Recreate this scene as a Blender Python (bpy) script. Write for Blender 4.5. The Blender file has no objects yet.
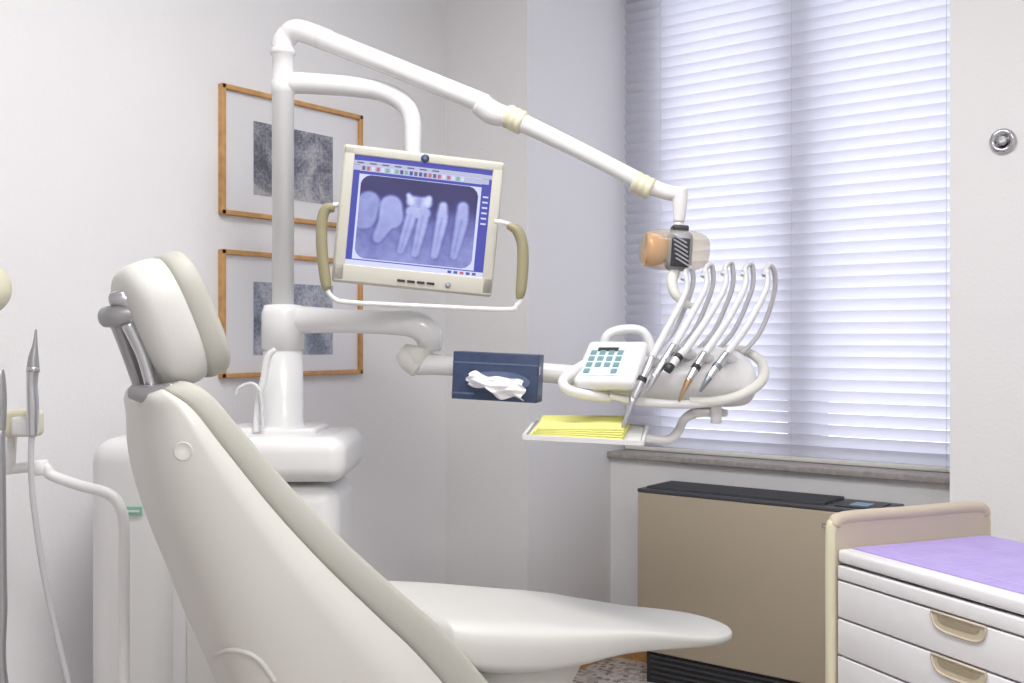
import bpy, bmesh, math, random
from mathutils import Vector, Matrix, Euler, noise
from mathutils.bvhtree import BVHTree
random.seed(3)
S = bpy.context.scene
try:
    S.view_settings.view_transform = 'Standard'
    S.view_settings.look = 'None'
except Exception as e:
    print(e)
COL = S.collection

# ------------------------------------------------------------------ frames
F = 1050.0           # focal length in px of the 1024-wide photograph
CH = 1.28            # camera height
YAW = math.radians(37.7)
CM = Matrix.Rotation(YAW, 4, 'Z')      # survey frame -> room frame (x right, y depth, z up)
CMI = CM.inverted()
I4 = Matrix.Identity(4)

def P(px, py, t):
    """surveyed point: bearing/elevation measured in the photo, t = real distance (m)"""
    return CM @ Vector(((px-512)/F*t, t, CH-(py-342)/F*t))

# ------------------------------------------------------------------ materials
def mat(name, col, rough=0.5, metal=0.0, bump=0.0, bscale=40, var=0.0, vscale=6, coat=0.0, emis=None, estr=0, trans=0.0):
    m = bpy.data.materials.new(name); m.use_nodes = True
    nt = m.node_tree; b = nt.nodes['Principled BSDF']
    b.inputs['Base Color'].default_value = (*col, 1)
    b.inputs['Roughness'].default_value = rough
    b.inputs['Metallic'].default_value = metal
    b.inputs['Coat Weight'].default_value = coat
    b.inputs['Transmission Weight'].default_value = trans
    tc = nt.nodes.new('ShaderNodeTexCoord')
    if var > 0:
        n = nt.nodes.new('ShaderNodeTexNoise'); n.inputs['Scale'].default_value = vscale
        n.inputs['Detail'].default_value = 4
        r = nt.nodes.new('ShaderNodeValToRGB')
        r.color_ramp.elements[0].position = .3; r.color_ramp.elements[1].position = .7
        r.color_ramp.elements[0].color = (*[c*(1-var) for c in col], 1)
        r.color_ramp.elements[1].color = (*[min(1, c*(1+var)) for c in col], 1)
        nt.links.new(tc.outputs['Object'], n.inputs['Vector'])
        nt.links.new(n.outputs['Fac'], r.inputs['Fac'])
        nt.links.new(r.outputs['Color'], b.inputs['Base Color'])
    if bump > 0:
        n = nt.nodes.new('ShaderNodeTexNoise'); n.inputs['Scale'].default_value = bscale
        n.inputs['Detail'].default_value = 3
        bp = nt.nodes.new('ShaderNodeBump'); bp.inputs['Strength'].default_value = bump
        bp.inputs['Distance'].default_value = .01
        nt.links.new(tc.outputs['Object'], n.inputs['Vector'])
        nt.links.new(n.outputs['Fac'], bp.inputs['Height'])
        nt.links.new(bp.outputs['Normal'], b.inputs['Normal'])
    if emis:
        b.inputs['Emission Color'].default_value = (*emis, 1)
        b.inputs['Emission Strength'].default_value = estr
    return m

def emit(name, col, s=1.0):
    m = bpy.data.materials.new(name); m.use_nodes = True
    nt = m.node_tree; b = nt.nodes['Principled BSDF']
    b.inputs['Base Color'].default_value = (0.02, 0.02, 0.03, 1)
    b.inputs['Roughness'].default_value = .35
    b.inputs['Emission Color'].default_value = (*col, 1)
    b.inputs['Emission Strength'].default_value = s
    return m

M_WALL = mat('wall_paint', (.79, .785, .80), .75, bump=.12, bscale=90, var=.012, vscale=3)
M_COL = mat('column_paint', (.79, .785, .795), .7, bump=.1, bscale=90)
M_CEIL = mat('ceiling_paint', (.87, .87, .86), .9, bump=.05)
M_WHITE = mat('white_plastic', (.77, .77, .775), .34, coat=.15)
M_WPOST = mat('white_enamel', (.78, .78, .79), .26, coat=.3)
M_OFFW = mat('warm_white_plastic', (.71, .705, .665), .38, coat=.1)
M_SHELL = mat('chair_shell', (.635, .63, .595), .38, coat=.1)
M_PIPING = mat('chair_edge_upholstery', (.46, .455, .41), .55, bump=.05, bscale=200)
M_SEAT = mat('seat_leatherette', (.65, .645, .62), .45, bump=.05, bscale=220)
M_CREAM = mat('cream_rubber', (.70, .67, .51), .5)
M_BEZEL = mat('monitor_bezel', (.58, .565, .505), .45)
M_OLIVE = mat('olive_grip', (.31, .28, .17), .5)
M_STEEL = mat('brushed_steel', (.62, .63, .66), .28, 1.0, bump=.03, bscale=300)
M_DSTEEL = mat('grey_metal', (.40, .40, .42), .38, .7)
M_GREYP = mat('grey_plastic', (.30, .30, .33), .4, .2)
M_DARK = mat('dark_plastic', (.03, .03, .035), .4)
M_HOSE = mat('hose_grey_white', (.55, .55, .58), .4)
M_HPW = mat('handpiece_white', (.66, .67, .69), .3, coat=.2)
M_WOOD = mat('frame_wood', (.55, .30, .11), .45, var=.2, vscale=30)
M_MAT = mat('picture_mat_board', (.80, .795, .81), .8)
M_SILL = mat('stone_sill', (.36, .33, .31), .5, var=.15, vscale=60)
M_NAVY = mat('tissue_box_navy', (.035, .055, .12), .5, var=.2, vscale=50)
M_NAVY2 = mat('tissue_box_blue', (.10, .14, .24), .5)
M_TISS = mat('tissue_paper', (.84, .84, .9), .9)
M_YEL = mat('yellow_paper', (.80, .78, .26), .85, var=.05)
M_RAD = mat('radiator_beige', (.50, .43, .325), .42, .15, bump=.04, bscale=400)
M_RADD = mat('radiator_grille', (.085, .088, .10), .4, .3)
M_CAB = mat('cabinet_white', (.76, .755, .775), .38, coat=.1)
M_CABF = mat('cabinet_frame_cream', (.66, .63, .46), .4)
M_TAN = mat('cabinet_tan', (.53, .46, .37), .5)
M_PURP = mat('purple_mat', (.43, .345, .70), .6, var=.08, vscale=14)
M_PLINE = mat('mat_line', (.55, .48, .78), .6)
M_HANDLE = mat('drawer_handle', (.54, .475, .35), .45)
M_HANDLE_SHADE = mat('drawer_handle_painted_shade', (.32, .27, .19), .6)  # darker handle tone, shade of the pull's hollow put into the colour
M_CHROME = mat('chrome', (.55, .55, .58), .2, 1.0)
M_GREEN = mat('label_green', (.25, .55, .42), .5)
M_AMBER = mat('amber_reflector', (.78, .40, .10), .22, .15)
M_GOLD = mat('gold_tip', (.55, .38, .22), .3, .9)
M_BLUE = mat('blue_grey_tip', (.25, .27, .31), .35, .6)
M_KEY = mat('key_teal', (.16, .30, .33), .4)
M_KEYL = mat('key_light', (.62, .68, .72), .4)

def clearplastic():
    m = bpy.data.materials.new('clear_plastic'); m.use_nodes = True
    nt = m.node_tree; nt.nodes.clear()
    o = nt.nodes.new('ShaderNodeOutputMaterial'); mx = nt.nodes.new('ShaderNodeMixShader')
    t = nt.nodes.new('ShaderNodeBsdfTransparent'); p = nt.nodes.new('ShaderNodeBsdfPrincipled')
    t.inputs[0].default_value = (.90, .86, .78, 1)
    p.inputs['Base Color'].default_value = (.66, .62, .54, 1); p.inputs['Roughness'].default_value = .10
    mx.inputs[0].default_value = .28
    nt.links.new(t.outputs[0], mx.inputs[1]); nt.links.new(p.outputs[0], mx.inputs[2])
    nt.links.new(mx.outputs[0], o.inputs[0]); return m
M_CLEAR = clearplastic()

def glassmat():
    m = bpy.data.materials.new('window_glass'); m.use_nodes = True
    nt = m.node_tree; nt.nodes.clear()
    o = nt.nodes.new('ShaderNodeOutputMaterial'); mx = nt.nodes.new('ShaderNodeMixShader')
    t = nt.nodes.new('ShaderNodeBsdfTransparent'); g = nt.nodes.new('ShaderNodeBsdfGlossy')
    g.inputs['Roughness'].default_value = .02; mx.inputs[0].default_value = .05
    nt.links.new(t.outputs[0], mx.inputs[1]); nt.links.new(g.outputs[0], mx.inputs[2])
    nt.links.new(mx.outputs[0], o.inputs[0]); return m
M_GLASS = glassmat()

def blindmat():
    m = bpy.data.materials.new('blind_slat'); m.use_nodes = True
    nt = m.node_tree; nt.nodes.clear()
    o = nt.nodes.new('ShaderNodeOutputMaterial'); mx = nt.nodes.new('ShaderNodeMixShader')
    t = nt.nodes.new('ShaderNodeBsdfTranslucent'); d = nt.nodes.new('ShaderNodeBsdfDiffuse')
    t.inputs[0].default_value = (.71, .71, .79, 1); d.inputs[0].default_value = (.76, .76, .80, 1)
    mx.inputs[0].default_value = .5
    nt.links.new(t.outputs[0], mx.inputs[1]); nt.links.new(d.outputs[0], mx.inputs[2])
    nt.links.new(mx.outputs[0], o.inputs[0]); return m
M_BLIND = blindmat()

def floormat():
    m = bpy.data.materials.new('terrazzo_floor'); m.use_nodes = True
    nt = m.node_tree; b = nt.nodes['Principled BSDF']; b.inputs['Roughness'].default_value = .3
    tc = nt.nodes.new('ShaderNodeTexCoord'); v = nt.nodes.new('ShaderNodeTexVoronoi')
    v.inputs['Scale'].default_value = 55
    r = nt.nodes.new('ShaderNodeValToRGB'); r.color_ramp.interpolation = 'CONSTANT'
    e = r.color_ramp.elements
    e[0].color = (.42, .37, .35, 1); e[1].position = .35; e[1].color = (.60, .56, .54, 1)
    x = e.new(.6); x.color = (.22, .19, .18, 1); x = e.new(.72); x.color = (.66, .62, .6, 1)
    nt.links.new(tc.outputs['Object'], v.inputs['Vector'])
    nt.links.new(v.outputs['Color'], r.inputs['Fac']); nt.links.new(r.outputs['Color'], b.inputs['Base Color'])
    return m
M_FLOOR = floormat()

def artmat(name, seed, cols):
    m = bpy.data.materials.new(name); m.use_nodes = True
    nt = m.node_tree; b = nt.nodes['Principled BSDF']; b.inputs['Roughness'].default_value = .8
    tc = nt.nodes.new('ShaderNodeTexCoord'); mp = nt.nodes.new('ShaderNodeMapping')
    mp.inputs['Location'].default_value = (seed, seed*2, seed)
    n = nt.nodes.new('ShaderNodeTexNoise'); n.inputs['Scale'].default_value = 9
    n.inputs['Detail'].default_value = 3; n.inputs['Distortion'].default_value = .8
    n2 = nt.nodes.new('ShaderNodeTexNoise'); n2.inputs['Scale'].default_value = 90
    n2.inputs['Detail'].default_value = 6; n2.inputs['Roughness'].default_value = .8
    mx = nt.nodes.new('ShaderNodeMath'); mx.operation = 'ADD'
    mm = nt.nodes.new('ShaderNodeMath'); mm.operation = 'MULTIPLY'; mm.inputs[1].default_value = .5
    r = nt.nodes.new('ShaderNodeValToRGB'); e = r.color_ramp.elements
    e[0].position = .40; e[0].color = (*cols[0], 1); e[1].position = .58; e[1].color = (*cols[2], 1)
    k = e.new(.49); k.color = (*cols[1], 1)
    nt.links.new(tc.outputs['Object'], mp.inputs[0]); nt.links.new(mp.outputs[0], n.inputs['Vector'])
    nt.links.new(mp.outputs[0], n2.inputs['Vector'])
    nt.links.new(n.outputs['Fac'], mx.inputs[0]); nt.links.new(n2.outputs['Fac'], mx.inputs[1])
    nt.links.new(mx.outputs[0], mm.inputs[0])
    nt.links.new(mm.outputs[0], r.inputs['Fac']); nt.links.new(r.outputs['Color'], b.inputs['Base Color'])
    return m

# ------------------------------------------------------------------ geometry helpers
def group(name, loc):
    e = bpy.data.objects.new(name, None); e.location = loc; e.empty_display_size = .1
    COL.objects.link(e); return e

def finish(name, verts, faces, m, parent=None, smooth=True, mod=None, M=I4):
    me = bpy.data.meshes.new(name)
    vs = [M @ Vector(v) for v in verts]
    c = sum(vs, Vector())/len(vs)
    me.from_pydata([v-c for v in vs], [], faces)
    bm = bmesh.new(); bm.from_mesh(me); bmesh.ops.recalc_face_normals(bm, faces=bm.faces); bm.to_mesh(me); bm.free()
    o = bpy.data.objects.new(name, me); COL.objects.link(o); o.location = c
    me.materials.append(m)
    if smooth:
        for p in me.polygons: p.use_smooth = True
    if parent is not None:
        o.parent = parent; o.matrix_parent_inverse = Matrix.Translation(-Vector(parent.location))
    return o

def box(name, c, s, m, parent=None, M=I4, bevel=0.0, seg=3, rot=None):
    bm = bmesh.new(); bmesh.ops.create_cube(bm, size=1)
    for v in bm.verts: v.co = Vector((v.co.x*s[0], v.co.y*s[1], v.co.z*s[2]))
    if bevel > 0:
        bmesh.ops.bevel(bm, geom=bm.edges[:], offset=bevel, segments=seg, profile=.5, affect='EDGES')
    X = M @ Matrix.Translation(c)
    if rot is not None: X = X @ Euler([math.radians(a) for a in rot]).to_matrix().to_4x4()
    me = bpy.data.meshes.new(name); bm.to_mesh(me); bm.free()
    o = bpy.data.objects.new(name, me); COL.objects.link(o); me.materials.append(m)
    loc, q, sc = X.decompose()
    me.transform(q.to_matrix().to_4x4()); o.location = loc
    if bevel > 0:
        for p in me.polygons: p.use_smooth = True
        try:
            with bpy.context.temp_override(active_object=o, object=o, selected_objects=[o], selected_editable_objects=[o]):
                bpy.ops.object.shade_smooth_by_angle(angle=math.radians(40))
        except Exception: pass
    if parent is not None:
        o.parent = parent; o.matrix_parent_inverse = Matrix.Translation(-Vector(parent.location))
    return o

def bb(name, a, b, m, parent=None, M=I4, bevel=0.0, seg=3):
    c = [(a[i]+b[i])/2 for i in range(3)]; s = [abs(b[i]-a[i]) for i in range(3)]
    return box(name, c, s, m, parent, M, bevel, seg)

def cr(pts, n):
    out = []
    m = len(pts)
    for i in range(m-1):
        p0 = pts[max(i-1, 0)]; p1 = pts[i]; p2 = pts[i+1]; p3 = pts[min(i+2, m-1)]
        for k in range(n):
            t = k/n
            out.append([0.5*((2*b)+(-a+c)*t+(2*a-5*b+4*c-d)*t*t+(-a+3*b-3*c+d)*t**3) for a, b, c, d in zip(p0, p1, p2, p3)])
    out.append(list(pts[-1])); return out

def tube(name, pts, r, m, parent=None, n=8, ns=18, smooth=True, M=I4, closed_ends=True, flat=1.0):
    if not isinstance(r, (list, tuple)): r = [r]*len(pts)
    q = [list(p)+[rr] for p, rr in zip(pts, r)]
    q = cr(q, n) if smooth and len(q) > 1 else q
    C = [Vector(a[:3]) for a in q]; R = [max(a[3], 1e-4) for a in q]
    verts = []; faces = []
    T = []
    for i in range(len(C)):
        d = C[min(i+1, len(C)-1)]-C[max(i-1, 0)]
        T.append(d.normalized() if d.length > 1e-9 else (T[-1] if T else Vector((0, 0, 1))))
    up = Vector((0, 0, 1)) if abs(T[0].z) < .9 else Vector((1, 0, 0))
    u = (up-T[0]*up.dot(T[0])).normalized()
    for i in range(len(C)):
        u = (u-T[i]*u.dot(T[i])).normalized(); v = T[i].cross(u)
        for k in range(ns):
            a = 2*math.pi*k/ns
            verts.append(C[i]+(u*math.cos(a)+v*math.sin(a)*flat)*R[i])
    for i in range(len(C)-1):
        for k in range(ns):
            a = i*ns+k; b = i*ns+(k+1) % ns
            faces.append((a, b, b+ns, a+ns))
    if closed_ends:
        for end, sgn in ((0, -1), (len(C)-1, 1)):
            base = end*ns
            prev = base
            ring = len(verts)
            for k in range(ns):
                verts.append(C[end]+(verts[base+k]-C[end])*.82+T[end]*sgn*R[end]*.18)
            for k in range(ns):
                faces.append((prev+k, prev+(k+1) % ns, ring+(k+1) % ns, ring+k))
            faces.append(tuple(ring+k for k in range(ns)))
    return finish(name, verts, faces, m, parent, True, M=M)

def loft(name, rings, m, parent=None, M=I4, caps=True, smooth=True, closed=True):
    n = len(rings[0]); verts = [v for r in rings for v in r]; faces = []
    for i in range(len(rings)-1):
        for k in range(n if closed else n-1):
            a = i*n+k; b = i*n+(k+1) % n
            faces.append((a, b, b+n, a+n))
    if caps:
        faces.append(tuple(range(n))); faces.append(tuple((len(rings)-1)*n+k for k in range(n)))
    return finish(name, verts, faces, m, parent, smooth, M=M)

def revolve(name, prof, m, parent=None, M=I4, ns=32, caps=True):
    rings = [[(r*math.cos(2*math.pi*k/ns), r*math.sin(2*math.pi*k/ns), z) for k in range(ns)] for r, z in prof]
    return loft(name, rings, m, parent, M, caps)

def sell(a, e):
    c = math.cos(a); s = math.sin(a)
    return math.copysign(abs(c)**(2/e), c), math.copysign(abs(s)**(2/e), s)

def superell(name, M, half, m, parent=None, e1=3.0, e2=3.0, nu=40, nv=22):
    rings = []
    for i in range(nv+1):
        ph = -math.pi/2+math.pi*i/nv
        cz, sz = sell(ph, e2)
        cz = max(cz, .001)
        rings.append([(half[0]*cz*sell(2*math.pi*k/nu, e1)[0], half[1]*cz*sell(2*math.pi*k/nu, e1)[1], half[2]*sz) for k in range(nu)])
    return loft(name, rings, m, parent, M)

def axisM(origin, z, x=None):
    z = Vector(z).normalized(); x = Vector(x) if x is not None else Vector((1, 0, 0))
    if abs(x.normalized().dot(z)) > .95: x = Vector((0, 1, 0))
    x = (x-z*x.dot(z)).normalized(); y = z.cross(x)
    R = Matrix((x, y, z)).transposed().to_4x4()
    return Matrix.Translation(origin) @ R

def plate(name, poly, m, parent, M, y, th=.0006):
    n = len(poly)
    v = [(x, y, z) for x, z in poly]+[(x, y+th, z) for x, z in poly]
    f = [tuple(range(n)), tuple(range(2*n-1, n-1, -1))]+[(i, (i+1) % n, n+(i+1) % n, n+i) for i in range(n)]
    return finish(name, v, f, m, parent, False, M=M)

# ------------------------------------------------------------------ ROOM
XL, YF, YP, YB = -2.71, 3.08, 3.65, 3.78
XC, XR = -2.31, -.829
XE, YS, H = 2.3, -1.9, 3.0
bb('floor', (XL-.2, YS-.2, -.1), (XE+.2, YB+.3, 0), M_FLOOR)
bb('ceiling', (XL-.2, YS-.2, H), (XE+.2, YB+.3, H+.1), M_CEIL)
bb('wall_left', (XL-.2, YS-.2, 0), (XL, YB+.3, H), M_WALL)
bb('wall_right', (XE, YS-.2, 0), (XE+.2, YB+.3, H), M_WALL)
bb('wall_rear', (XL, YS-.2, 0), (XE, YS, H), M_WALL)
bb('wall_column', (XL, YF, 0), (XC, YB+.3, H), M_COL)
bb('wall_pier', (XR, YF, 0), (XE, YB+.3, H), M_COL)
bb('wall_parapet', (XC, YP, 0), (XR, YB+.3, .808), M_COL)
bb('wall_lintel', (XC, YB+.04, 2.85), (XR, YB+.3, H), M_COL)
bb('trim_window_sill', (XC, YP-.03, .808), (XR, YB+.05, .832), M_SILL, bevel=.004)
bb('baseboard_left', (XL, YS, 0), (XL+.015, YF, .055), M_WOOD)
bb('baseboard_column', (XL+.015, YF-.015, 0), (XC+.015, YF, .055), M_WOOD)
bb('baseboard_recess', (XC, YF, 0), (XC+.015, YP-.015, .055), M_WOOD)
bb('baseboard_window', (XC, YP-.015, 0), (XR, YP, .055), M_WOOD)
bb('baseboard_pier', (XR, YF-.015, 0), (XE, YF, .055), M_WOOD)

# window
w = group('window_1', (-1.57, YB+.12, .835))
wf = mat('window_frame_paint', (.55, .56, .62), .5)
y0, y1 = YB+.04, YB+.115
bb('frame_left', (XC, y0, .835), (XC+.19, y1, 2.85), wf, w)
bb('frame_right', (XR-.06, y0, .835), (XR, y1, 2.85), wf, w)
bb('frame_bottom', (XC, y0, .832), (XR, y1, .90), wf, w)
bb('frame_top', (XC, y0, 2.75), (XR, y1, 2.85), wf, w)
bb('mullion', (-1.62, y0, .9), (-1.49, y1, 2.8), wf, w)
bb('glass', (XC+.05, y0+.03, .9), (XR-.05, y0+.036, 2.8), M_GLASS, w)

# venetian blind
bl = group('venetian_blind', (-1.57, YB-.02, 2.84))
verts = []; faces = []
pitch = .0415; z = .872; x0, x1 = XC+.012, XR-.012
hw = .025; th = math.radians(58); yb = YB-.03
while z < 2.82:
    base = len(verts)
    for k in range(6):
        s = -1+2*k/5
        crown = .004*(1-s*s)
        dy = -s*hw*math.cos(th) - crown*math.sin(th)
        dz = s*hw*math.sin(th) - crown*math.cos(th)
        verts.append((x0, yb+dy, z+dz)); verts.append((x1, yb+dy, z+dz))
    for k in range(5):
        a = base+2*k; faces.append((a, a+1, a+3, a+2))
    z += pitch
finish('slats', verts, faces, M_BLIND, bl)
bb('bottom_rail', (x0, yb-.014, .833), (x1, yb+.014, .850), M_OFFW, bl, bevel=.004)
bb('head_rail', (x0, yb-.025, 2.80), (x1, yb+.025, 2.848), M_OFFW, bl)
for i, fx in enumerate((.12, .5, .88)):
    xx = x0+(x1-x0)*fx
    tube('ladder_cord_%d' % (i+1), [(xx, yb-.018, .84), (xx, yb-.018, 2.8)], .0008, M_HPW, bl, smooth=False, ns=6)
tube('tilt_wand', [(x1-.02, yb-.035, 2.80), (x1-.02, yb-.035, 2.33)], .005, M_CLEAR, bl, smooth=False, ns=8)

# round chrome wall sensor
g = group('wall_thermostat', (-.69, YF, 1.825))
MM = axisM((-.69, YF, 1.825), (0, -1, 0))
revolve('bezel', [(.034, 0), (.034, .008), (.030, .014), (.022, .015), (.020, .010), (.0, .010)], M_CHROME, g, MM)
revolve('dial', [(.014, .010), (.014, .016), (.010, .019), (.0, .019)], M_DSTEEL, g, MM)

# pictures on left wall
arts = (((.055, .06, .085), (.23, .235, .275), (.47, .46, .47)), ((.07, .085, .13), (.25, .28, .36), (.52, .53, .56)))
for i, (zt, zb, sd) in enumerate(((2.079, 1.674, 1.3), (1.566, 1.166, 5.1))):
    g = group('framed_picture', (XL, 2.318, (zt+zb)/2))
    ya, yb2, fw, d = 2.017, 2.618, .015, .022
    bb('frame_top', (XL, ya, zt-fw), (XL+d, yb2, zt), M_WOOD, g, bevel=.002)
    bb('frame_bottom', (XL, ya, zb), (XL+d, yb2, zb+fw), M_WOOD, g, bevel=.002)
    bb('frame_left', (XL, ya, zb), (XL+d, ya+fw, zt), M_WOOD, g, bevel=.002)
    bb('frame_right', (XL, yb2-fw, zb), (XL+d, yb2, zt), M_WOOD, g, bevel=.002)
    bb('mat_board', (XL, ya+.01, zb+.01), (XL+.008, yb2-.01, zt-.01), M_MAT, g)
    art = artmat('print_ink_%d' % i, sd, arts[i])
    bb('print', (XL+.008, 2.147, zt-.33), (XL+.0095, 2.485, zt-.095), art, g)
    bb('glazing', (XL+.012, ya+fw, zb+fw), (XL+.0135, yb2-fw, zt-fw), M_GLASS, g)

# ------------------------------------------------------------------ fan-coil radiator
g = group('fan_coil_radiator', (-1.61, 3.53, 0))
rx0, rx1, ry0, ry1, rz = -2.047, -1.13, 3.42, 3.65, .735
bb('casing', (rx0, ry0, .12), (rx1, ry1-.002, rz-.022), M_RAD, g, bevel=.006)
bb('top_panel', (rx0, ry0+.0, rz-.022), (rx1, ry1-.002, rz-.008), M_RADD, g, bevel=.003)
for k in range(9):
    yy = ry0+.022+k*.022
    bb('grille_bar_%d' % k, (rx0+.03, yy, rz-.010), (rx1-.2, yy+.008, rz+.002), M_RADD, g)
bb('control_panel', (rx1-.17, ry0+.03, rz-.01), (rx1-.03, ry1-.05, rz-.004), M_DARK, g)
bb('display', (rx1-.13, ry0+.06, rz-.004), (rx1-.07, ry1-.1, rz-.002), emit('display_blue', (.2, .35, .5), .6), g)
bb('badge', (-1.33, ry0-.002, .655), (-1.25, ry0+.001, .672), M_GREYP, g)
bb('badge_stripe', (-1.325, ry0-.003, .660), (-1.28, ry0, .664), M_HPW, g)
bb('plinth', (rx0+.03, ry0+.02, 0), (rx0+.85, ry1-.002, .12), M_DARK, g)
for k in range(5):
    bb('plinth_slot_%d' % k, (rx0+.05, ry0+.012, .02+k*.02), (rx0+.83, ry0+.022, .026+k*.02), M_RADD, g)

# ------------------------------------------------------------------ drawer cabinet
g = group('drawer_cabinet', CM @ Vector((.80, 2.1, 0)))
K = CM @ Matrix.Translation((.6935, 2.22, 0)) @ Matrix.Rotation(math.atan(.414), 4, 'Z')
D, L = .41, .62
ZT = .842
bb('carcass', (.006, -L, .06), (D, -.001, ZT-.035), M_CAB, g, K)
bb('top_slab', (-.008, -L-.006, ZT-.028), (D, 0, ZT), M_CAB, g, K, bevel=.008)
bb('work_mat', (.022, -L+.02, ZT), (D-.010, -.012, ZT+.0025), M_PURP, g, K)
for k in range(6):
    yy = -.05-k*.1
    bb('mat_line_%d' % k, (.035, yy-.0015, ZT+.0025), (D-.02, yy, ZT+.0028), M_PLINE, g, K)
for k in range(4):
    xx = .07+k*.09
    bb('mat_line_long_%d' % k, (xx, -L+.025, ZT+.0025), (xx+.0015, -.025, ZT+.0028), M_PLINE, g, K)
def lip(name, ya, yb, m1):
    pts = []
    zt = ZT+.062; r = .035; xa, xb = -.012, D+.012
    for a in range(0, 91, 15):
        t = math.radians(a); pts.append((xb-r+r*math.cos(t), zt-r+r*math.sin(t)))
    for a in range(90, 181, 15):
        t = math.radians(a); pts.append((xa+r+r*math.cos(t), zt-r+r*math.sin(t)))
    pts += [(xa, .03), (xb, .03)]
    n = len(pts)
    v = [(x, ya, z) for x, z in pts]+[(x, yb, z) for x, z in pts]
    f = [tuple(range(n)), tuple(range(2*n-1, n-1, -1))]+[(i, (i+1) % n, n+(i+1) % n, n+i) for i in range(n)]
    return finish(name, v, f, m1, g, False, M=K)
lip('end_panel', .0, .012, M_TAN)
lip('end_panel_outer', .012, .026, M_CABF)
tube('end_panel_trim', [K @ Vector(p) for p in [(-.012, .013, .04), (-.012, .013, .6), (-.012, .013, ZT+.02), (-.003, .013, ZT+.052), (.02, .013, ZT+.062), (.2, .013, ZT+.062), (.39, .013, ZT+.062), (.413, .013, ZT+.052), (.422, .013, ZT+.02), (.422, .013, .6), (.422, .013, .04)]], .0125, M_CABF, g, n=4)
tube('lip_cap', [K @ Vector(p) for p in [(-.006, .011, ZT+.048), (.02, .011, ZT+.062), (.2, .011, ZT+.062), (.39, .011, ZT+.062), (.416, .011, ZT+.045)]], .0145, M_TAN, g, n=4)
zs = [ZT-.032, ZT-.064, ZT-.144, ZT-.222, ZT-.32, ZT-.44, ZT-.60, .07]
for k in range(len(zs)-1):
    a, b = zs[k+1]+.003, zs[k]
    bb('drawer_front_%d' % (k+1), (-.012, -L+.004, a), (.006, -.006, b-.001), M_CAB, g, K, bevel=.003)
    if k >= 1:
        yc = -.335; zt = b-.001; hwid = .064; hh = .032
        pl = [(yc-hwid, zt), (yc+hwid, zt)]
        for s in range(0, 181, 12):
            t = math.radians(s); cx, cz = sell(-t, 4.0)
            pl.append((yc+hwid*cx*(1-.10*(-cz)), zt-.004+hh*cz*.9))
        n = len(pl)
        f = [tuple(range(n)), tuple(range(2*n-1, n-1, -1))]+[(i, (i+1) % n, n+(i+1) % n, n+i) for i in range(n)]
        v = [(-.0135, y, z) for y, z in pl]+[(-.011, y, z) for y, z in pl]
        finish('pull_plate_%d' % k, v, f, M_HANDLE, g, False, M=K)
        tube('pull_rim_%d' % k, [K @ Vector((-.014, y, z)) for y, z in pl+[pl[0]]], .0025, M_TAN, g, smooth=False, ns=8)
        pl2 = [(yc+(y-yc)*.78, zt-.006+(z-zt)*.42) for y, z in pl]
        v = [(-.0145, y, z) for y, z in pl2]+[(-.011, y, z) for y, z in pl2]
        finish('pull_shade_plate_%d' % k, v, f, M_HANDLE_SHADE, g, False, M=K)  # flat plate, no real hollow; its shade is painted as darker colour
for xx in (.04, D-.04):
    for yy in (-.05, -L+.05):
        revolve('castor', [(.0, 0), (.025, 0), (.03, .012), (.03, .045), (.012, .06), (0, .06)], M_DARK, g, K @ Matrix.Translation((xx, yy, 0)), ns=16)

# ------------------------------------------------------------------ dental unit tower (cabinet + post + arms)
UT = 2.80
g = group('dental_unit_tower', CM @ Vector((-.70, 2.78, 0)))
box('body', (-.735, 2.77, .47), (.60, .30, .90), M_WHITE, g, CM, bevel=.05, seg=6)
box('body_wing', (-.945, 2.71, .53), (.20, .28, 1.02), M_WHITE, g, CM, bevel=.06, seg=7)
box('lid', (-.69, 2.775, .985), (.55, .36, .115), M_WHITE, g, CM, bevel=.040, seg=7)
box('lid_step', (-.625, 2.80, 1.042), (.24, .2, .03), M_WHITE, g, CM, bevel=.012, seg=4)
box('foot', (-.735, 2.77, .02), (.50, .26, .04), M_GREYP, g, CM)
box('service_panel', (-.66, 2.617, .50), (.30, .006, .6), M_OFFW, g, CM, bevel=.002)
box('maker_label', (-.930, 2.568, .865), (.05, .004, .022), M_GREEN, g, CM)
box('maker_label_text', (-.930, 2.5655, .865), (.04, .002, .005), M_WHITE, g, CM)
tube('suction_loop', [P(236, 395, 2.68), P(240, 388, 2.68), P(252, 384, 2.68), P(260, 392, 2.68), P(262, 410, 2.68), P(263, 428, 2.68)], .0045, M_HPW, g)
tube('cup_filler', [P(256, 432, 2.7), P(258, 405, 2.7), P(264, 378, 2.7), P(268, 358, 2.7), P(275, 350, 2.7)], [.009, .008, .009, .009, .007], M_WHITE, g)
def zpx(py, t=UT): return CH-(py-342)/F*t
px0 = CM @ Vector(((283-512)/F*UT, UT, 0)); bx, by = px0.x, px0.y
PM = Matrix.Translation((bx, by, 0))
revolve('lower_sleeve', [(0, 1.0), (.062, 1.0), (.062, 1.05), (.054, 1.07), (.052, zpx(352)), (.049, zpx(352)), (.049, zpx(350)), (.056, zpx(349)), (.056, zpx(315)), (.05, zpx(306)), (.03, zpx(305)), (0, zpx(305))], M_WPOST, g, PM)
revolve('upper_sleeve', [(0, zpx(310)), (.029, zpx(310)), (.029, zpx(95)), (.032, zpx(94)), (.032, zpx(84)), (.029, zpx(82)), (.029, zpx(56)), (.033, zpx(55)), (.033, zpx(50)), (0, zpx(50))], M_WPOST, g, PM)
tube('lamp_arm_elbow', [(bx, by, zpx(60)), (bx, by, zpx(44)), P(288, 36, UT), P(299, 31, UT-.01), P(330, 42, UT-.02)], .029, M_WPOST, g)
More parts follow.
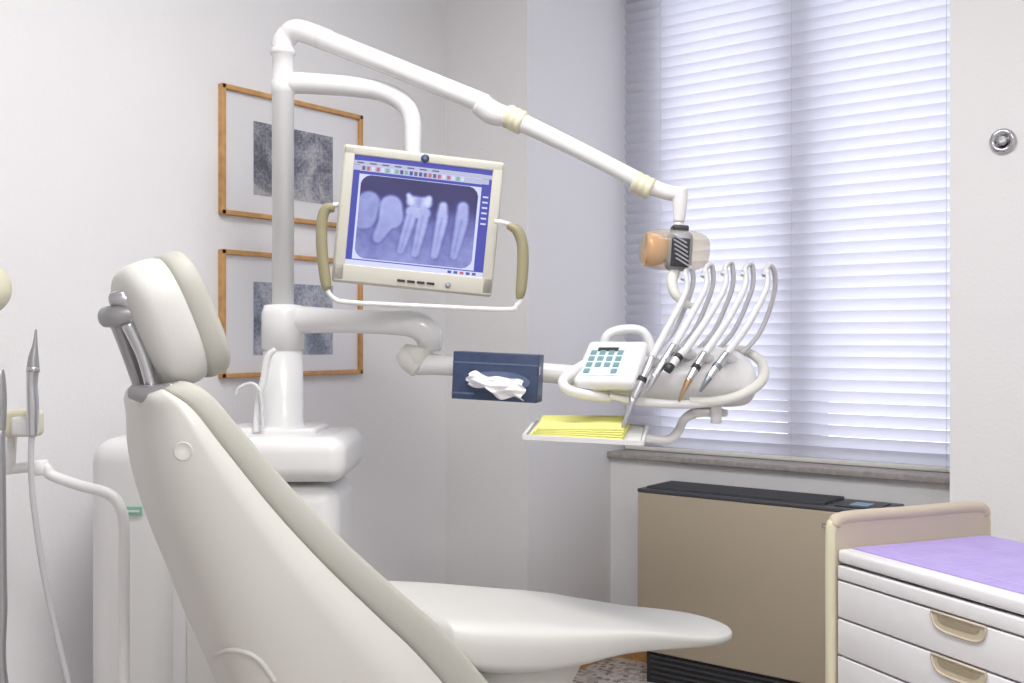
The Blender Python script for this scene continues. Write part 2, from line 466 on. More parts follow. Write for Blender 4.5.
tube('lamp_arm_rear', [P(320, 38.5, UT-.02), P(400, 70, UT-.06), P(486, 105, UT-.1)], [.028, .026, .026], M_WPOST, g)
tube('lamp_arm_joint', [P(480, 104, 2.70), P(492, 113, 2.70), P(506, 117, 2.69)], [.030, .031, .026], M_WPOST, g)
def ring(name, p, d, r, h, m, parent):
    Mx = axisM(p, d)
    k = []
    for i in range(3):
        zz = -h/2+h*i/3
        k += [(r, zz), (r*1.07, zz+h*.08), (r*1.07, zz+h*.24), (r, zz+h*.32)]
    return revolve(name, [(0, -h/2)]+k+[(0, h/2)], m, parent, Mx, ns=24)
a1, a2 = P(500, 113, 2.69), P(660, 190, 2.62)
ring('lamp_arm_collar_1', P(515, 120, 2.69), a2-a1, .029, .05, M_CREAM, g)
tube('lamp_arm_front', [P(505, 115, 2.69), P(580, 151, 2.66), P(650, 187, 2.62)], [.025, .0215, .021], M_WPOST, g)
ring('lamp_arm_collar_2', P(643, 186, 2.62), a2-a1, .026, .05, M_CREAM, g)
tube('lamp_arm_tip', [P(650, 187, 2.62), P(668, 193, 2.61), P(682, 195, 2.60)], [.021, .019, .020], M_WPOST, g)
tube('lamp_yoke_stem', [P(680, 190, 2.60), P(680, 205, 2.60), P(679, 222, 2.60)], [.019, .018, .014], M_WPOST, g)
tube('monitor_arm', [P(285, 83, UT), P(310, 84, UT), P(350, 87, UT-.01), P(382, 92, UT-.02), P(403, 103, UT-.03), P(412, 120, UT-.04), P(413, 150, UT-.05), P(413, 200, UT-.06)], [.029, .028, .027, .026, .025, .023, .021, .021], M_WPOST, g)
tube('delivery_arm_rear', [P(285, 320, UT), P(330, 321, UT-.02), P(385, 323, UT-.06), P(414, 325, UT-.08), P(428, 335, UT-.08), P(430, 350, UT-.08)], [.040, .033, .031, .035, .036, .03], M_WPOST, g)
tube('delivery_arm_knuckle', [P(402, 352, UT-.08), P(410, 358, UT-.08), P(420, 366, UT-.08)], [.025, .035, .035], M_OFFW, g)
revolve('delivery_arm_cap', [(0, -.05), (.022, -.048), (.036, -.03), (.04, 0), (.04, .012), (0, .012)], M_OFFW, g, Matrix.Translation(P(418, 352, UT-.08)))
tube('delivery_arm_front', [P(418, 364, UT-.08), P(450, 366, UT-.10), P(530, 372, UT-.13), P(590, 377, UT-.16)], [.030, .026, .025, .025], M_WPOST, g)

# ------------------------------------------------------------------ operatory lamp head
g = group('operatory_lamp', P(674, 252, 2.60))
LM = CM @ Matrix.Translation(CMI @ P(674, 251, 2.60)) @ Matrix.Rotation(math.radians(4), 4, 'Y')
tube('yoke_pin', [P(679, 223, 2.60), P(678, 238, 2.60)], .012, M_OFFW, g, smooth=False)
superell('shield', LM, (.085, .06, .050), M_CLEAR, g, 4, 3.4)
box('housing', (.008, -.025, -.004), (.060, .080, .095), M_GREYP, g, LM, bevel=.018, seg=5)
box('housing_face', (.006, -.064, -.010), (.044, .010, .070), M_DARK, g, LM, bevel=.004)
for k in range(6):
    box('housing_fin_%d' % k, (.002+.002*k, -.071, .022-k*.011), (.038, .004, .004), M_GREYP, g, LM, rot=(0, 28, 0))
RM = LM @ Matrix.Translation((-.030, -.004, -.002)) @ Matrix.Rotation(math.radians(-90), 4, 'Y')
revolve('reflector', [(.010, -.022), (.028, -.014), (.038, .006), (.0415, .026), (.0420, .042), (.039, .042), (.037, .026), (.032, .008), (.022, -.008), (.001, -.012)], M_AMBER, g, RM, ns=32, caps=False)
revolve('bulb', [(0, -.01), (.007, -.008), (.008, .01), (.004, .02), (0, .022)], M_CLEAR, g, RM, ns=16)
box('top_bracket', (.010, 0, .054), (.04, .05, .016), M_DARK, g, LM, bevel=.005)
tube('grip', [P(675, 272, 2.56), P(672, 282, 2.55), P(675, 294, 2.54), P(684, 303, 2.54), P(693, 307, 2.54)], [.014, .013, .012, .010, .007], M_OFFW, g)

# ------------------------------------------------------------------ monitor
g = group('xray_monitor', P(418, 222, 2.6))
tube('mount_knuckle', [P(413, 205, 2.66), P(415, 215, 2.66), P(418, 222, 2.62)], .024, M_GREYP, g)
MC = CMI @ P(419, 222, 2.55)
MN = CM @ Matrix.Translation(MC) @ Matrix.Rotation(math.radians(9), 4, 'Z') @ Matrix.Rotation(math.radians(5.2), 4, 'Y') @ Matrix.Rotation(math.radians(4), 4, 'X')
W, HH = .392, .332
box('back_shell', (0, .03, 0), (W*.9, .05, HH*.88), M_BEZEL, g, MN, bevel=.02, seg=4)
zs0 = .028
SW, SH = .335, .262
box('bezel_plate', (0, .010, 0), (W, .020, HH), M_BEZEL, g, MN, bevel=.008, seg=4)
bez = .005
bb('bezel_top', (-W/2+.004, -bez, zs0*.4+SH/2), (W/2-.004, .002, HH/2-.004), M_BEZEL, g, MN, bevel=.003)
bb('bezel_bottom', (-W/2+.004, -bez, -HH/2+.004), (W/2-.004, .002, zs0*.4-SH/2), M_BEZEL, g, MN, bevel=.003)
bb('bezel_left', (-W/2+.004, -bez, -HH/2+.006), (-SW/2, .002, HH/2-.006), M_BEZEL, g, MN, bevel=.003)
bb('bezel_right', (SW/2, -bez, -HH/2+.006), (W/2-.004, .002, HH/2-.006), M_BEZEL, g, MN, bevel=.003)
revolve('camera_badge', [(.010, 0), (.010, .004), (.006, .006), (0, .006)], M_NAVY, g, MN @ Matrix.Translation((-.0, -.004, HH/2-.014)) @ Matrix.Rotation(math.radians(90), 4, 'X'), ns=20)
for k in range(4):
    box('button_%d' % k, (.02+k*.024-.05, -.006, -HH/2+.019), (.019, .004, .006), M_DARK, g, MN, bevel=.001)
revolve('power_button', [(.007, 0), (.007, .003), (0, .004)], M_GREYP, g, MN @ Matrix.Translation((.085, -.004, -HH/2+.019)) @ Matrix.Rotation(math.radians(90), 4, 'X'), ns=16)
SC = MN @ Matrix.Translation((0, 0, zs0*.4))
def rect(a, b, c, d):
    return [((a-.5)*SW, (b-.5)*SH), ((c-.5)*SW, (b-.5)*SH), ((c-.5)*SW, (d-.5)*SH), ((a-.5)*SW, (d-.5)*SH)]
E_BG = emit('screen_white', (.66, .69, .95), 1.0)
E_BLUE = emit('screen_blue', (.05, .06, .40), 1.0)
E_GREY = emit('screen_grey', (.48, .50, .68), 1.0)
E_ICON = emit('screen_icon', (.10, .10, .20), 1.0)
E_ICO2 = emit('screen_icon_colour', (.20, .42, .30), 1.0)
E_ICO3 = emit('screen_icon_red', (.5, .12, .2), 1.0)
plate('screen', rect(0, 0, 1, 1), E_BLUE, g, SC, -.0005)
plate('window_area', rect(.045, .055, .93, .985), E_BG, g, SC, -.0012)
plate('title_bar', rect(.0, .955, 1, 1), E_BLUE, g, SC, -.0018)
plate('menu_bar', rect(.0, .915, 1, .953), E_GREY, g, SC, -.0018)
plate('tool_bar', rect(.0, .865, .98, .912), E_GREY, g, SC, -.0018)
plate('caption_bar', rect(.045, .835, .93, .862), E_BLUE, g, SC, -.0018)
for k in range(22):
    x = .06+k*.034
    plate('icon_%d' % k, rect(x, .870, x+.022, .907), (E_ICON, E_ICO2, E_ICO3, E_BLUE, E_BG)[(k*7+k//3) % 5], g, SC, -.0024)
for k in range(7):
    x = .02+k*.09
    plate('menu_%d' % k, rect(x, .928, x+.05, .940), E_ICON, g, SC, -.0024)
plate('status_bar', rect(.0, .0, 1, .045), E_BG, g, SC, -.0018)
for k in range(5):
    x = .74+k*.045
    plate('status_icon_%d' % k, rect(x, .01, x+.028, .035), (E_BLUE, E_ICON, E_ICO3)[k % 3], g, SC, -.0024)
plate('side_strip', rect(.93, .045, 1, .84), E_BLUE, g, SC, -.0018)
for k in range(6):
    plate('side_text_%d' % k, rect(.945, .74-k*.05, .985, .755-k*.05), E_BG, g, SC, -.0024)
# --- radiograph: dense grid, densities computed from tooth anatomy (tapered capsules)
def cap(u, v, x0, y0, r0, x1, y1, r1):
    dx, dy = x1-x0, y1-y0
    t = max(0, min(1, ((u-x0)*dx+(v-y0)*dy)/(dx*dx+dy*dy+1e-9)))
    return (r0+(r1-r0)*t)-math.hypot(u-x0-dx*t, v-y0-dy*t)
def sm(x, s): return max(0, min(1, .5+x/s))
AS = 1.38
T_ = [
 ([(.08*AS, .68, .13, .05*AS, .50, .14)], .78),
 ([(.27*AS, .66, .13, .28*AS, .54, .14), (.24*AS, .45, .09, .18*AS, .26, .05)], .88),
 ([(.445*AS, .74, .070, .56*AS, .74, .075), (.45*AS, .62, .075, .55*AS, .62, .08), (.445*AS, .55, .062, .385*AS, .14, .034), (.55*AS, .55, .062, .51*AS, .12, .034)], .94),
 ([(.71*AS, .73, .050, .71*AS, .60, .066), (.71*AS, .55, .064, .675*AS, .12, .034)], .96),
 ([(.88*AS, .74, .066, .88*AS, .60, .074), (.88*AS, .55, .072, .84*AS, .14, .036)], .90),
]
FL = [(.41*AS, .81, .030, .44*AS, .74, .03), (.585*AS, .80, .035, .57*AS, .74, .03)]
CN = [(.445*AS, .58, .010, .392*AS, .20, .005), (.545*AS, .58, .010, .512*AS, .18, .005), (.71*AS, .58, .012, .678*AS, .18, .005), (.88*AS, .58, .012, .843*AS, .2, .005), (.505*AS, .82, .035, .505*AS, .70, .018)]
def density(u, v):
    U = u*AS
    n1 = noise.fractal(Vector((u*14, v*11, 1.7)), 1.0, 2.0, 5)
    n2 = noise.noise(Vector((u*3.5, v*3, 9.1)))
    gum = .62+.05*math.sin(u*9)+.04*n2
    b = .07+.36*sm(gum-v, .20)+.06*n1*sm(gum-v, .1)+.05*n2
    b += .12*sm(.30-v, .45)
    for caps, lev in T_:
        d = max(cap(U, v, *c) for c in caps)
        a = sm(d, .045)
        edge = math.exp(-((d-.010)/.014)**2)*.05
        lig = math.exp(-((d+.020)/.012)**2)*.06*sm(gum-v, .1)
        b = b*(1-a)+(lev*(.66+.20*v)+.05*n1)*a+edge*a-lig
    for c in CN:
        b -= .12*sm(cap(U, v, *c), .03)
    for c in FL:
        a = sm(cap(U, v, *c), .04); b = b*(1-a)+.90*a
    return max(0.02, min(1, b))
def ramp(b):
    st = [(0, (.018, .014, .075)), (.2, (.045, .043, .20)), (.45, (.14, .155, .44)), (.7, (.36, .40, .76)), (1, (.80, .84, 1))]
    for (a, ca), (c, cc) in zip(st, st[1:]):
        if b <= c:
            t = (b-a)/(c-a); return tuple(x+(y-x)*t for x, y in zip(ca, cc))
    return st[-1][1]
GX, GY = 170, 124
fx0, fx1, fy0, fy1 = .060, .910, .065, .830
verts = []; faces = []; idx = {}; cols = []
rr = .13
def inside(u, v):
    x = min(u, 1-u)*AS; y = min(v, 1-v)
    if x < rr and y < rr: return math.hypot(rr-x, rr-y) <= rr
    return True
for j in range(GY+1):
    for i in range(GX+1):
        u, v = i/GX, j/GY
        idx[(i, j)] = len(verts)
        verts.append(((fx0+(fx1-fx0)*u-.5)*SW, -.0026, (fy0+(fy1-fy0)*v-.5)*SH)); cols.append(ramp(density(u, v)))
for j in range(GY):
    for i in range(GX):
        if inside((i+.5)/GX, (j+.5)/GY):
            faces.append((idx[(i, j)], idx[(i+1, j)], idx[(i+1, j+1)], idx[(i, j+1)]))
mx = bpy.data.materials.new('xray_image'); mx.use_nodes = True
nt = mx.node_tree; b_ = nt.nodes['Principled BSDF']; b_.inputs['Base Color'].default_value = (.02, .02, .03, 1); b_.inputs['Roughness'].default_value = .35
at = nt.nodes.new('ShaderNodeVertexColor'); at.layer_name = 'film_tone'
nt.links.new(at.outputs['Color'], b_.inputs['Emission Color']); b_.inputs['Emission Strength'].default_value = 1.0
xo = finish('xray_film', verts, faces, mx, g, False, M=SC)
ca = xo.data.color_attributes.new('film_tone', 'FLOAT_COLOR', 'POINT')
for i, c in enumerate(cols): ca.data[i].color = (*c, 1)
# handles
t = 2.53
def mp(px, py, y=0.0):
    return P(px, py, t+y)
tube('handle_bar', [mp(340, 205), mp(328, 207), mp(321, 216), mp(321, 250), mp(326, 285), mp(334, 299), mp(352, 303), mp(430, 307), mp(505, 310), mp(517, 306), mp(521, 295), mp(525, 250), mp(519, 231), mp(506, 224), mp(495, 222)], .006, M_WHITE, g, n=8)
tube('grip_left', [mp(333, 208), mp(326, 210), mp(322, 222), mp(322, 250), mp(326, 284), mp(328, 290)], [.012, .013, .0135, .014, .013, .008], M_OLIVE, g)
tube('grip_right', [mp(508, 226), mp(517, 231), mp(522, 243), mp(523, 262), mp(521, 290), mp(519, 299)], [.008, .013, .0135, .014, .013, .008], M_OLIVE, g)

# ------------------------------------------------------------------ tissue box
g = group('tissue_box', P(498, 376, 2.58))
TM = CM @ Matrix.Translation(CMI @ P(498, 377, 2.585)) @ Matrix.Rotation(math.radians(-12), 4, 'Z') @ Matrix.Rotation(math.radians(2.5), 4, 'Y')
box('carton', (0, 0, 0), (.212, .075, .116), M_NAVY, g, TM, bevel=.002)
bb('band', (-.106, -.0385, .030), (.106, -.037, .034), M_NAVY2, g, TM)
bb('band_lower', (-.106, -.0385, -.045), (-.05, -.037, -.041), M_NAVY2, g, TM)
def ell(cx, cz, a, b, n=28): return [(cx+a*math.cos(2*math.pi*k/n), cz+b*math.sin(2*math.pi*k/n)) for k in range(n)]
plate('opening', ell(.010, -.010, .078, .024), M_NAVY2, g, TM, -.0392, .002)
bb('end_label', (.1055, -.028, -.04), (.1070, .028, .04), M_NAVY2, g, TM)
bb('end_text', (.1065, -.022, .01), (.1078, -.016, .03), M_TISS, g, TM)
rings = []
for i in range(40):
    u = i/39; row = []
    for k in range(24):
        v = k/23
        x = -.066+.142*u + .005*math.sin(v*9+u*3)
        zc = -.004-.024*u + .004*math.sin(u*9)
        half = .013+.017*u**.7*(1-.6*max(0, 2*u-1)**4)+.004*math.sin(u*14)
        zz = zc+(v-.5)*2*half-.004
        yy = -.040-.030*math.sin(math.pi*v)*(.35+.65*math.sin(math.pi*u))-.005*math.sin(u*13+v*9)-.003*math.sin(v*21-u*9)
        row.append((x, yy, zz))
    rings.append(row)
loft('tissue', rings, M_TISS, g, TM, caps=False, closed=False)

# ------------------------------------------------------------------ delivery head with instruments
g = group('instrument_delivery_unit', P(660, 380, 2.6))
DM = CM @ Matrix.Translation(CMI @ P(672, 376, 2.58))
rings = []
prof = [(-.215, .05, .012, -.01), (-.205, .09, .026, -.01), (-.13, .12, .038, -.004), (-.04, .13, .056, .004), (.06, .13, .070, .010), (.13, .125, .072, .008), (.175, .11, .058, .0), (.195, .07, .03, -.006)]
prof = cr(prof, 5)
for x, hy, hz, zc in prof:
    rings.append([(x, hy*sell(2*math.pi*k/36, 3)[0]*.9, zc-.012+hz*sell(2*math.pi*k/36, 2.0)[1]) for k in range(36)])
loft('deck', rings, M_WHITE, g, DM)
KP = CM @ Matrix.Translation(CMI @ P(606, 364, 2.50)) @ Euler((math.radians(33), math.radians(0), math.radians(-20))).to_matrix().to_4x4()
box('keypad_housing', (.01, .01, -.012), (.150, .175, .034), M_WHITE, g, KP, bevel=.014, seg=5)
box('keypad_overlay', (-.004, .002, .0058), (.095, .120, .002), M_KEYL, g, KP, bevel=.001)
for r in range(4):
    for c in range(4):
        if r == 0 and c in (1, 2): continue
        box('key_%d_%d' % (r, c), (-.037+c*.022, -.042+r*.026, .0075), (.014, .017, .003), M_KEY, g, KP, bevel=.0012)
box('display', (-.004, .050, .0075), (.05, .014, .002), M_DARK, g, KP)
tube('top_handle', [P(604, 350, 2.62), P(607, 337, 2.62), P(618, 331, 2.62), P(636, 330, 2.62), P(646, 336, 2.62), P(652, 352, 2.62)], .012, M_WHITE, g)
tube('left_handle', [P(610, 398, 2.48), P(585, 395, 2.46), P(568, 390, 2.45), P(563, 382, 2.46), P(572, 373, 2.48), P(588, 363, 2.53)], .012, M_WHITE, g)
tube('right_handle', [P(722, 349, 2.66), P(742, 351, 2.64), P(758, 359, 2.60), P(764, 371, 2.55), P(759, 384, 2.50), P(740, 396, 2.46), P(715, 402, 2.45), P(690, 402, 2.45)], [.010, .011, .012, .013, .013, .012, .012, .010], M_OFFW, g)
tube('front_lip', [P(610, 396, 2.47), P(640, 402, 2.46), P(680, 405, 2.45), P(715, 403, 2.45)], [.008, .010, .010, .010], M_WHITE, g)
inst = [
 ('syringe', (692, 272), [(686, 292), (668, 328), (652, 358)], [(642, 380), (633, 400)], (627, 416), (621, 432), M_STEEL),
 ('turbine', (712, 269), [(706, 287), (690, 318), (674, 346)], [(664, 362), (655, 376)], (649, 387), (641, 397), M_STEEL),
 ('contra_angle', (732, 267), [(725, 287), (708, 318), (686, 350)], [(678, 358), (672, 366)], (669, 369), (667, 372), M_DARK),
 ('micromotor', (752, 268), [(745, 287), (728, 320), (705, 354)], [(696, 368), (689, 380)], (684, 390), (679, 402), M_GOLD),
 ('scaler', (774, 269), [(766, 290), (748, 325), (727, 354)], [(717, 367), (709, 378)], (705, 384), (700, 392), M_BLUE),
]
for k, (nm, top, mid, low, n1, n2, tm) in enumerate(inst):
    ta, tb = 2.53, 2.41
    x_, y_ = top
    ex = 12 if k < 4 else 0
    hp_ = [P(x_-22-ex, 350, 2.60), P(x_-10-ex*.7, 332, 2.59), P(x_-2-ex*.3, 305, 2.57), P(x_+1, 284, 2.56), P(x_, y_-2, 2.55), P(x_-5, y_-2, 2.54), P(x_-9, y_+8, 2.53)]
    if k == 4:
        hp_ = [P(742, 354, 2.60), P(758, 336, 2.60), P(769, 312, 2.59), P(775, 288, 2.57), P(774, 271, 2.55), P(769, 266, 2.54), P(764, 276, 2.53)]
    tube(nm+'_hose', hp_, [.0058, .0058, .0058, .0058, .0062, .0066, .0066], M_HOSE, g)
    body = [P(x_-7, y_+2, ta), P(*mid[0], ta-.01), P(*mid[1], 2.48), P(*mid[2], 2.44)]
    tube(nm+'_sleeve', body, [.0064, .0072, .0086, .0092], M_HPW, g)
    tube(nm+'_grip', [P(*mid[-1], 2.44)]+[P(x, y, tb+.015-.01*i) for i, (x, y) in enumerate(low)], [.0095, .0096, .0086], M_HPW if k in (2,) else M_STEEL, g)
    tube(nm+'_nose', [P(*low[-1], tb+.005), P(*n1, tb), P(*n2, tb)], [.0086, .0060, .003] if k != 2 else [.0086, .010, .009], tm, g, n=4)
    dv = (P(*mid[-1], 2.44)-P(*low[0], tb+.015))
    ring(nm+'_collar', P(*low[0], tb+.015), dv, .0103, .012, (M_DARK, M_STEEL, M_DARK, M_DARK, M_BLUE)[k], g)
    cx_, cy_ = mid[2]
    tube(nm+'_cradle', [P(cx_+8, cy_+8, 2.52), P(cx_+2, cy_+4, 2.47), P(cx_-4, cy_+3, 2.455)], [.013, .012, .010], M_WHITE, g)
tube('tray_bracket', [P(715, 402, 2.54), P(712, 410, 2.55), P(696, 413, 2.56), P(684, 420, 2.56), P(678, 432, 2.55), P(668, 440, 2.55), P(650, 439, 2.55), P(630, 436, 2.56)], [.018, .015, .013, .011, .011, .011, .011, .011], M_WHITE, g)
box('bracket_plate', (.085, -.03, -.088), (.08, .08, .018), M_WHITE, g, DM, bevel=.007)
tube('bracket_knob', [P(716, 407, 2.50), P(716, 423, 2.50)], .013, M_WHITE, g, smooth=False)

g = group('instrument_tray', P(583, 432, 2.50))
TR = CM @ Matrix.Translation(CMI @ P(587, 433, 2.48)) @ Euler((math.radians(7), math.radians(2), math.radians(-10))).to_matrix().to_4x4()
box('tray_plate', (0, 0, 0), (.26, .18, .006), M_WHITE, g, TR, bevel=.0028)
for i, (a, b) in enumerate((((-.135, -.098), (.135, -.092)), ((-.135, .092), (.135, .098)), ((-.139, -.095), (-.133, .095)), ((.133, -.095), (.139, .095)))):
    bb('tray_rim_%d' % i, (a[0], a[1], -.003), (b[0], b[1], .008), M_WHITE, g, TR)
g2 = group('yellow_paper_napkins', P(580, 428, 2.50))
for k in range(5):
    box('sheet_%d' % k, (-.014+.002*(k % 2), .002*k-.004, .0060+k*.0042), (.215-.004*k, .155, .0038), M_YEL, g2, TR, bevel=.0016, rot=(0, -1.0*k*.4, k*1.6-3))

# ------------------------------------------------------------------ dental chair
g = group('dental_chair', CM @ Vector((-.15, 2.3, 0)))
PHI = math.radians(30); OX, OT = -.66, 1.98
KM = CM @ Matrix.Translation((OX, OT, 0)) @ Matrix.Rotation(PHI, 4, 'Z')     # x forward of the patient, y = far side
ax, ay = math.cos(PHI), math.sin(PHI); nx, ny = math.sin(PHI), -math.cos(PHI)
def solve(px, py, w):
    u = (px-512)/F
    Lx = (u*(OT+w*ny)-OX-w*nx)/(ax-u*ay)
    T = OT+Lx*ay+w*ny
    return Lx, CH-(py-342)/F*T
back = [(190, 380, .150), (216, 393, .170), (250, 430, .192), (300, 487, .215), (350, 537, .235), (400, 582, .248), (450, 627, .255), (505, 690, .258), (545, 745, .258)]
cl = []
for px, py, w_ in back:
    l, z = solve(px, py, w_); cl.append((l, z, w_))
cl = cr(cl, 6)
N = len(cl)
def sect(i):
    a = cl[max(i-2, 0)]; b = cl[min(i+2, N-1)]
    t = Vector((b[0]-a[0], b[1]-a[1])).normalized()
    nb = Vector((t[1], -t[0]))
    if nb.x > 0: nb = -nb
    # upper end of the back is cut nearly level rather than square to the spine
    q = min(1, (i/(N-1))*2.6)
    nb = (Vector((-1, -.42))*(1-q)+nb*q).normalized()
    return Vector((cl[i][0], cl[i][1])), t, nb
rings = []
def TH_(k): return .050+.052*k
for i in range(N):
    c, t, nb = sect(i); hw_ = cl[i][2]; k = i/(N-1); TH = TH_(k)
    shr = (.84, .93, .96, .98, .99)[i] if i < 5 else 1.0
    r = []
    for j in range(52):
        a = 2*math.pi*j/52
        cx, cy = sell(a, 5.0)
        w = hw_*shr*cx
        d = TH/2+TH/2*cy*(.7 if i == 0 else .9 if i == 1 else 1)
        if cy < 0: d += .022*(1-(cx*cx))*min(1, k*4)
        p = c+nb*d
        r.append((p.x, -w, p.y))
    rings.append(r)
loft('backrest_cushion', rings, M_PIPING, g, KM)
srings = []
for i in range(N):
    c, t, nb = sect(i); hw_ = cl[i][2]; k = i/(N-1)
    D_ = .034+.430*k**1.12
    shr = (.90, .955, .985, .995)[i] if i < 4 else 1.0
    r = []
    for j in range(37):
        a = math.pi*j/36
        cx, cy = sell(a, 3.6)
        w = (hw_+.003)*shr*cx*(1-.12*cy)
        d = TH_(k)*.90+D_*cy*(.84 if i == 0 else .94 if i == 1 else 1)
        p = c+nb*d
        r.append((p.x, -w, p.y))
    srings.append(r)
so = loft('backrest_shell', srings, M_SHELL, g, KM)
# surface details laid on the shell
bvh = BVHTree.FromPolygons([v.co+so.location for v in so.data.vertices], [tuple(p.vertices) for p in so.data.polygons])
eye = Vector((0, 0, CH))
def onshell(px, py):
    d = (P(px, py, 1.0)-eye).normalized()
    h, n, i_, dist = bvh.ray_cast(eye, d)
    return h, n
h, n = onshell(183, 452)
if h is not None:
    if n.dot(eye-h) < 0: n = -n
    revolve('shell_boss', [(.017, -.006), (.017, .0003), (.0155, .0008), (.014, .0004), (0, .0003)], M_SHELL, g, axisM(h, n))
pts = []
for px, py in ((206, 682), (207, 668), (214, 657), (228, 651), (244, 652), (258, 659), (268, 671), (275, 682)):
    h, n = onshell(px, py)
    if h is not None: pts.append(h)
if len(pts) > 3:
    tube('hinge_arch', pts, .0050, M_SHELL, g)
# seat
sp = [(.50, .735, .225, .10), (.56, .728, .245, .115), (.68, .708, .250, .115), (.80, .684, .240, .095), (.92, .658, .225, .062), (1.04, .632, .205, .046), (1.15, .612, .185, .040), (1.24, .597, .16, .036), (1.30, .587, .125, .030), (1.335, .581, .08, .020), (1.350, .577, .03, .008)]
sp = cr(sp, 6); rings = []
for x, z, hw_, th_ in sp:
    r = []
    for j in range(44):
        cx, cy = sell(2*math.pi*j/44, 3.4)
        zz = z-th_/2+th_/2*cy
        if cy > 0: zz += .016*abs(cx)**2.5*(1 if x < 1.0 else max(0, 1-(x-1.0)/.2)) - .010*(1-cx*cx)*min(1, max(0, (1.32-x)/.15))
        r.append((x, hw_*cx, zz))
    rings.append(r)
loft('seat_cushion', rings, M_SEAT, g, KM)
up = [(.24, .43, .10, .20), (.36, .47, .17, .30), (.55, .50, .20, .34), (.70, .545, .20, .24), (.82, .585, .17, .12), (.90, .61, .10, .04)]
up = cr(up, 4); rings = []
for x, z, hw_, th_ in up:
    rings.append([(x, hw_*sell(2*math.pi*j/36, 3)[0], z+th_/2*sell(2*math.pi*j/36, 3)[1]) for j in range(36)])
loft('underseat_housing', rings, M_SHELL, g, KM)
box('pedestal_column', (.40, 0, .22), (.30, .24, .36), M_SHELL, g, KM, bevel=.05, seg=5)
box('base_plate', (.50, 0, .035), (.80, .42, .07), M_SHELL, g, KM, bevel=.03, seg=5)
# headrest
hc = solve(168, 322, 0)
HM = KM @ Matrix.Translation((hc[0], 0, hc[1])) @ Matrix.Rotation(math.radians(-22), 4, 'Y')
superell('headrest_rear_cushion', HM @ Matrix.Translation((-.014, 0, 0)), (.062, .124, .124), M_SEAT, g, 3.2, 3.0)
superell('headrest_face_cushion', HM @ Matrix.Translation((.038, 0, -.002)), (.036, .122, .124), M_PIPING, g, 3.4, 3.4)
def hp(px, py, w):
    l, z = solve(px, py, w); return KM @ Vector((l, -w, z))
tube('headrest_block', [hp(104, 318, .03), hp(120, 316, .05), hp(140, 315, .06)], [.018, .022, .020], M_DSTEEL, g)
tube('headrest_clamp', [hp(112, 300, .05), hp(124, 300, .06), hp(142, 314, .06), hp(150, 328, .05)], [.013, .015, .015, .012], M_STEEL, g)
tube('headrest_stem_a', [hp(118, 322, .02), hp(128, 352, .02), hp(140, 385, .02), hp(148, 405, .02)], [.016, .013, .013, .016], M_DSTEEL, g)
tube('headrest_stem_b', [hp(128, 325, .07), hp(142, 355, .07), hp(152, 388, .07), hp(160, 405, .07)], [.012, .011, .011, .012], M_STEEL, g)
tube('headrest_socket', [hp(132, 392, .07), hp(150, 395, .09), hp(174, 390, .11)], [.014, .017, .014], M_DSTEEL, g)

# ------------------------------------------------------------------ assistant instrument stand (left)
g = group('assistant_instrument_stand', P(60, 470, 2.2))
ts = 2.25
tube('rail', [P(-30, 474, ts), P(6, 470, ts), P(42, 467, ts), P(52, 476, ts), P(80, 486, ts), P(108, 494, ts), P(120, 508, ts), P(124, 530, ts), P(124, 600, ts), P(124, 700, ts), P(124, 930, ts)], .0115, M_WHITE, g)
revolve('foot', [(0, 0), (.09, 0), (.09, .012), (.02, .03), (.014, .05), (0, .05)], M_WHITE, g, Matrix.Translation((P(124, 900, ts).x, P(124, 900, ts).y, 0)))
tube('rail_joint', [P(40, 462, ts), P(41, 474, ts)], .017, M_WHITE, g, smooth=False)
AM = CM @ Matrix.Translation(CMI @ P(20, 424, 2.2))
box('holder_block', (-.012, .01, 0), (.10, .05, .055), M_CREAM, g, AM, bevel=.010, seg=4)
box('holder_front', (.02, -.02, -.004), (.05, .03, .04), M_WHITE, g, AM, bevel=.008, seg=4)
tube('holder_post', [P(12, 436, 2.22), P(11, 455, 2.23), P(10, 472, 2.25)], .010, M_WHITE, g)
tube('syringe_body', [P(33, 436, 2.16), P(33, 410, 2.16), P(32, 385, 2.16), P(33, 368, 2.16)], [.010, .012, .011, .013], M_STEEL, g)
tube('syringe_head', [P(33, 372, 2.16), P(33.5, 358, 2.16), P(35, 345, 2.16), P(36, 330, 2.16)], [.013, .010, .005, .002], M_DSTEEL, g)
tube('syringe_hose', [P(32, 430, 2.16), P(31, 460, 2.16), P(33, 500, 2.16), P(43, 570, 2.16), P(58, 640, 2.16), P(72, 700, 2.16), P(90, 800, 2.18), P(118, 880, 2.22)], .006, M_HOSE, g)
tube('suction_handle', [P(1, 370, 2.12), P(0, 378, 2.12), P(1, 400, 2.12), P(0, 430, 2.12)], [.006, .010, .011, .011], M_DSTEEL, g)
tube('suction_hose', [P(0, 430, 2.12), P(1, 520, 2.12), P(2, 600, 2.12), P(6, 700, 2.12), P(60, 860, 2.2)], .010, M_DSTEEL, g)

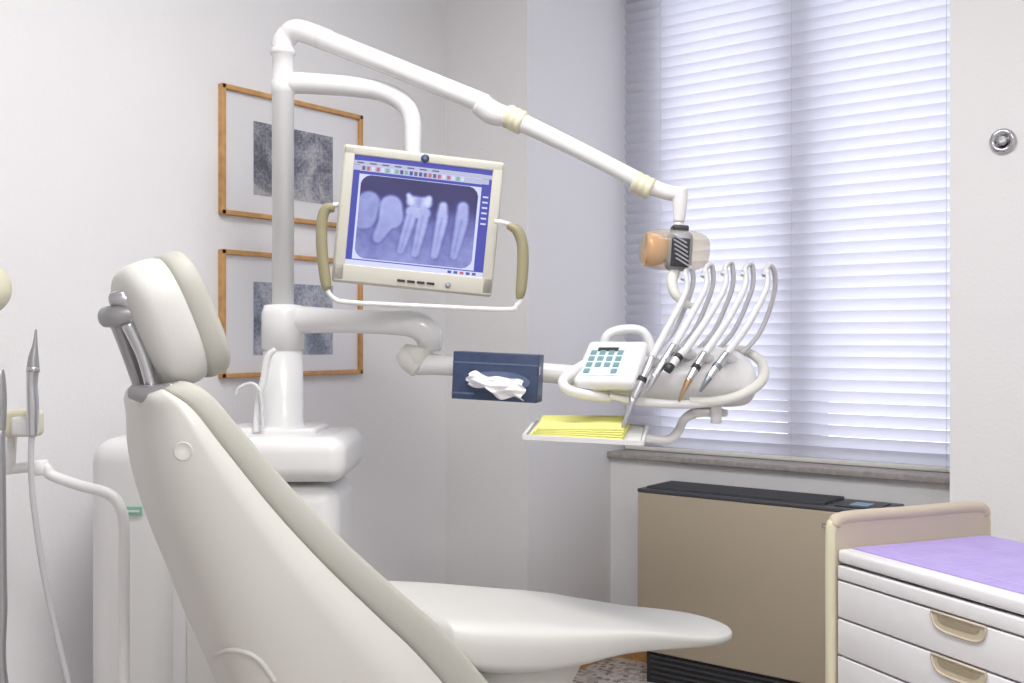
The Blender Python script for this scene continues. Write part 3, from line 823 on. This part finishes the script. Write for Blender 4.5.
# unidentified round beige object at the left edge; wall mount is added
g = group('unknown_round_object', P(-22, 289, 2.40))
superell('globe', Matrix.Translation(P(-17, 289, 2.40)), (.060, .060, .062), M_CREAM, g, 2, 2)
pw = P(-17, 289, 2.40)
tube('added_bracket', [(pw.x-.05, pw.y, pw.z-.0), (XL+.01, pw.y, pw.z)], .012, M_STEEL, g, smooth=False)
revolve('added_wall_disc', [(0, 0), (.045, 0), (.045, .012), (0, .02)], M_STEEL, g, axisM((XL, pw.y, pw.z), (1, 0, 0)))

# ------------------------------------------------------------------ lights
def area(name, loc, rot, sx, sy, e, col, parent=None):
    l = bpy.data.lights.new(name, 'AREA'); l.shape = 'RECTANGLE'; l.size = sx; l.size_y = sy
    l.energy = e; l.color = col
    o = bpy.data.objects.new(name, l); COL.objects.link(o)
    o.location = loc; o.rotation_euler = rot
    if parent is not None:
        o.parent = parent; o.matrix_parent_inverse = Matrix.Translation(-Vector(parent.location))
    return o
for (cx, cy, e) in ((-1.1, 1.3, 35), (.6, .2, 58)):
    g = group('ceiling_light', (cx, cy, H))
    bb('housing', (cx-.62, cy-.32, H-.06), (cx+.62, cy+.32, H-.001), M_WHITE, g, bevel=.006)
    bb('diffuser', (cx-.58, cy-.28, H-.063), (cx+.58, cy+.28, H-.060), emit('diffuser_glow', (1, .98, .96), 2.0), g)
    area('tube_light', (cx, cy, H-.07), (0, 0, 0), 1.16, .56, e, (1, .985, .968), g)
o = area('window_daylight_portal', (-1.57, YB+.25, 1.83), (math.radians(-90), 0, 0), 1.48, 2.0, 10, (1, 1, 1))
o.data.cycles.is_portal = True
W_ = bpy.data.worlds.new('sky'); S.world = W_; W_.use_nodes = True
bg = W_.node_tree.nodes['Background']
bg.inputs[0].default_value = (.89, .912, 1, 1); bg.inputs[1].default_value = 3.1

# ------------------------------------------------------------------ camera
cam = bpy.data.cameras.new('camera'); co = bpy.data.objects.new('camera', cam); COL.objects.link(co)
cam.sensor_width = 36; cam.lens = F/1024*36; cam.clip_start = .05
co.location = (0, 0, CH); co.rotation_euler = (math.radians(90), 0, YAW)
S.camera = co
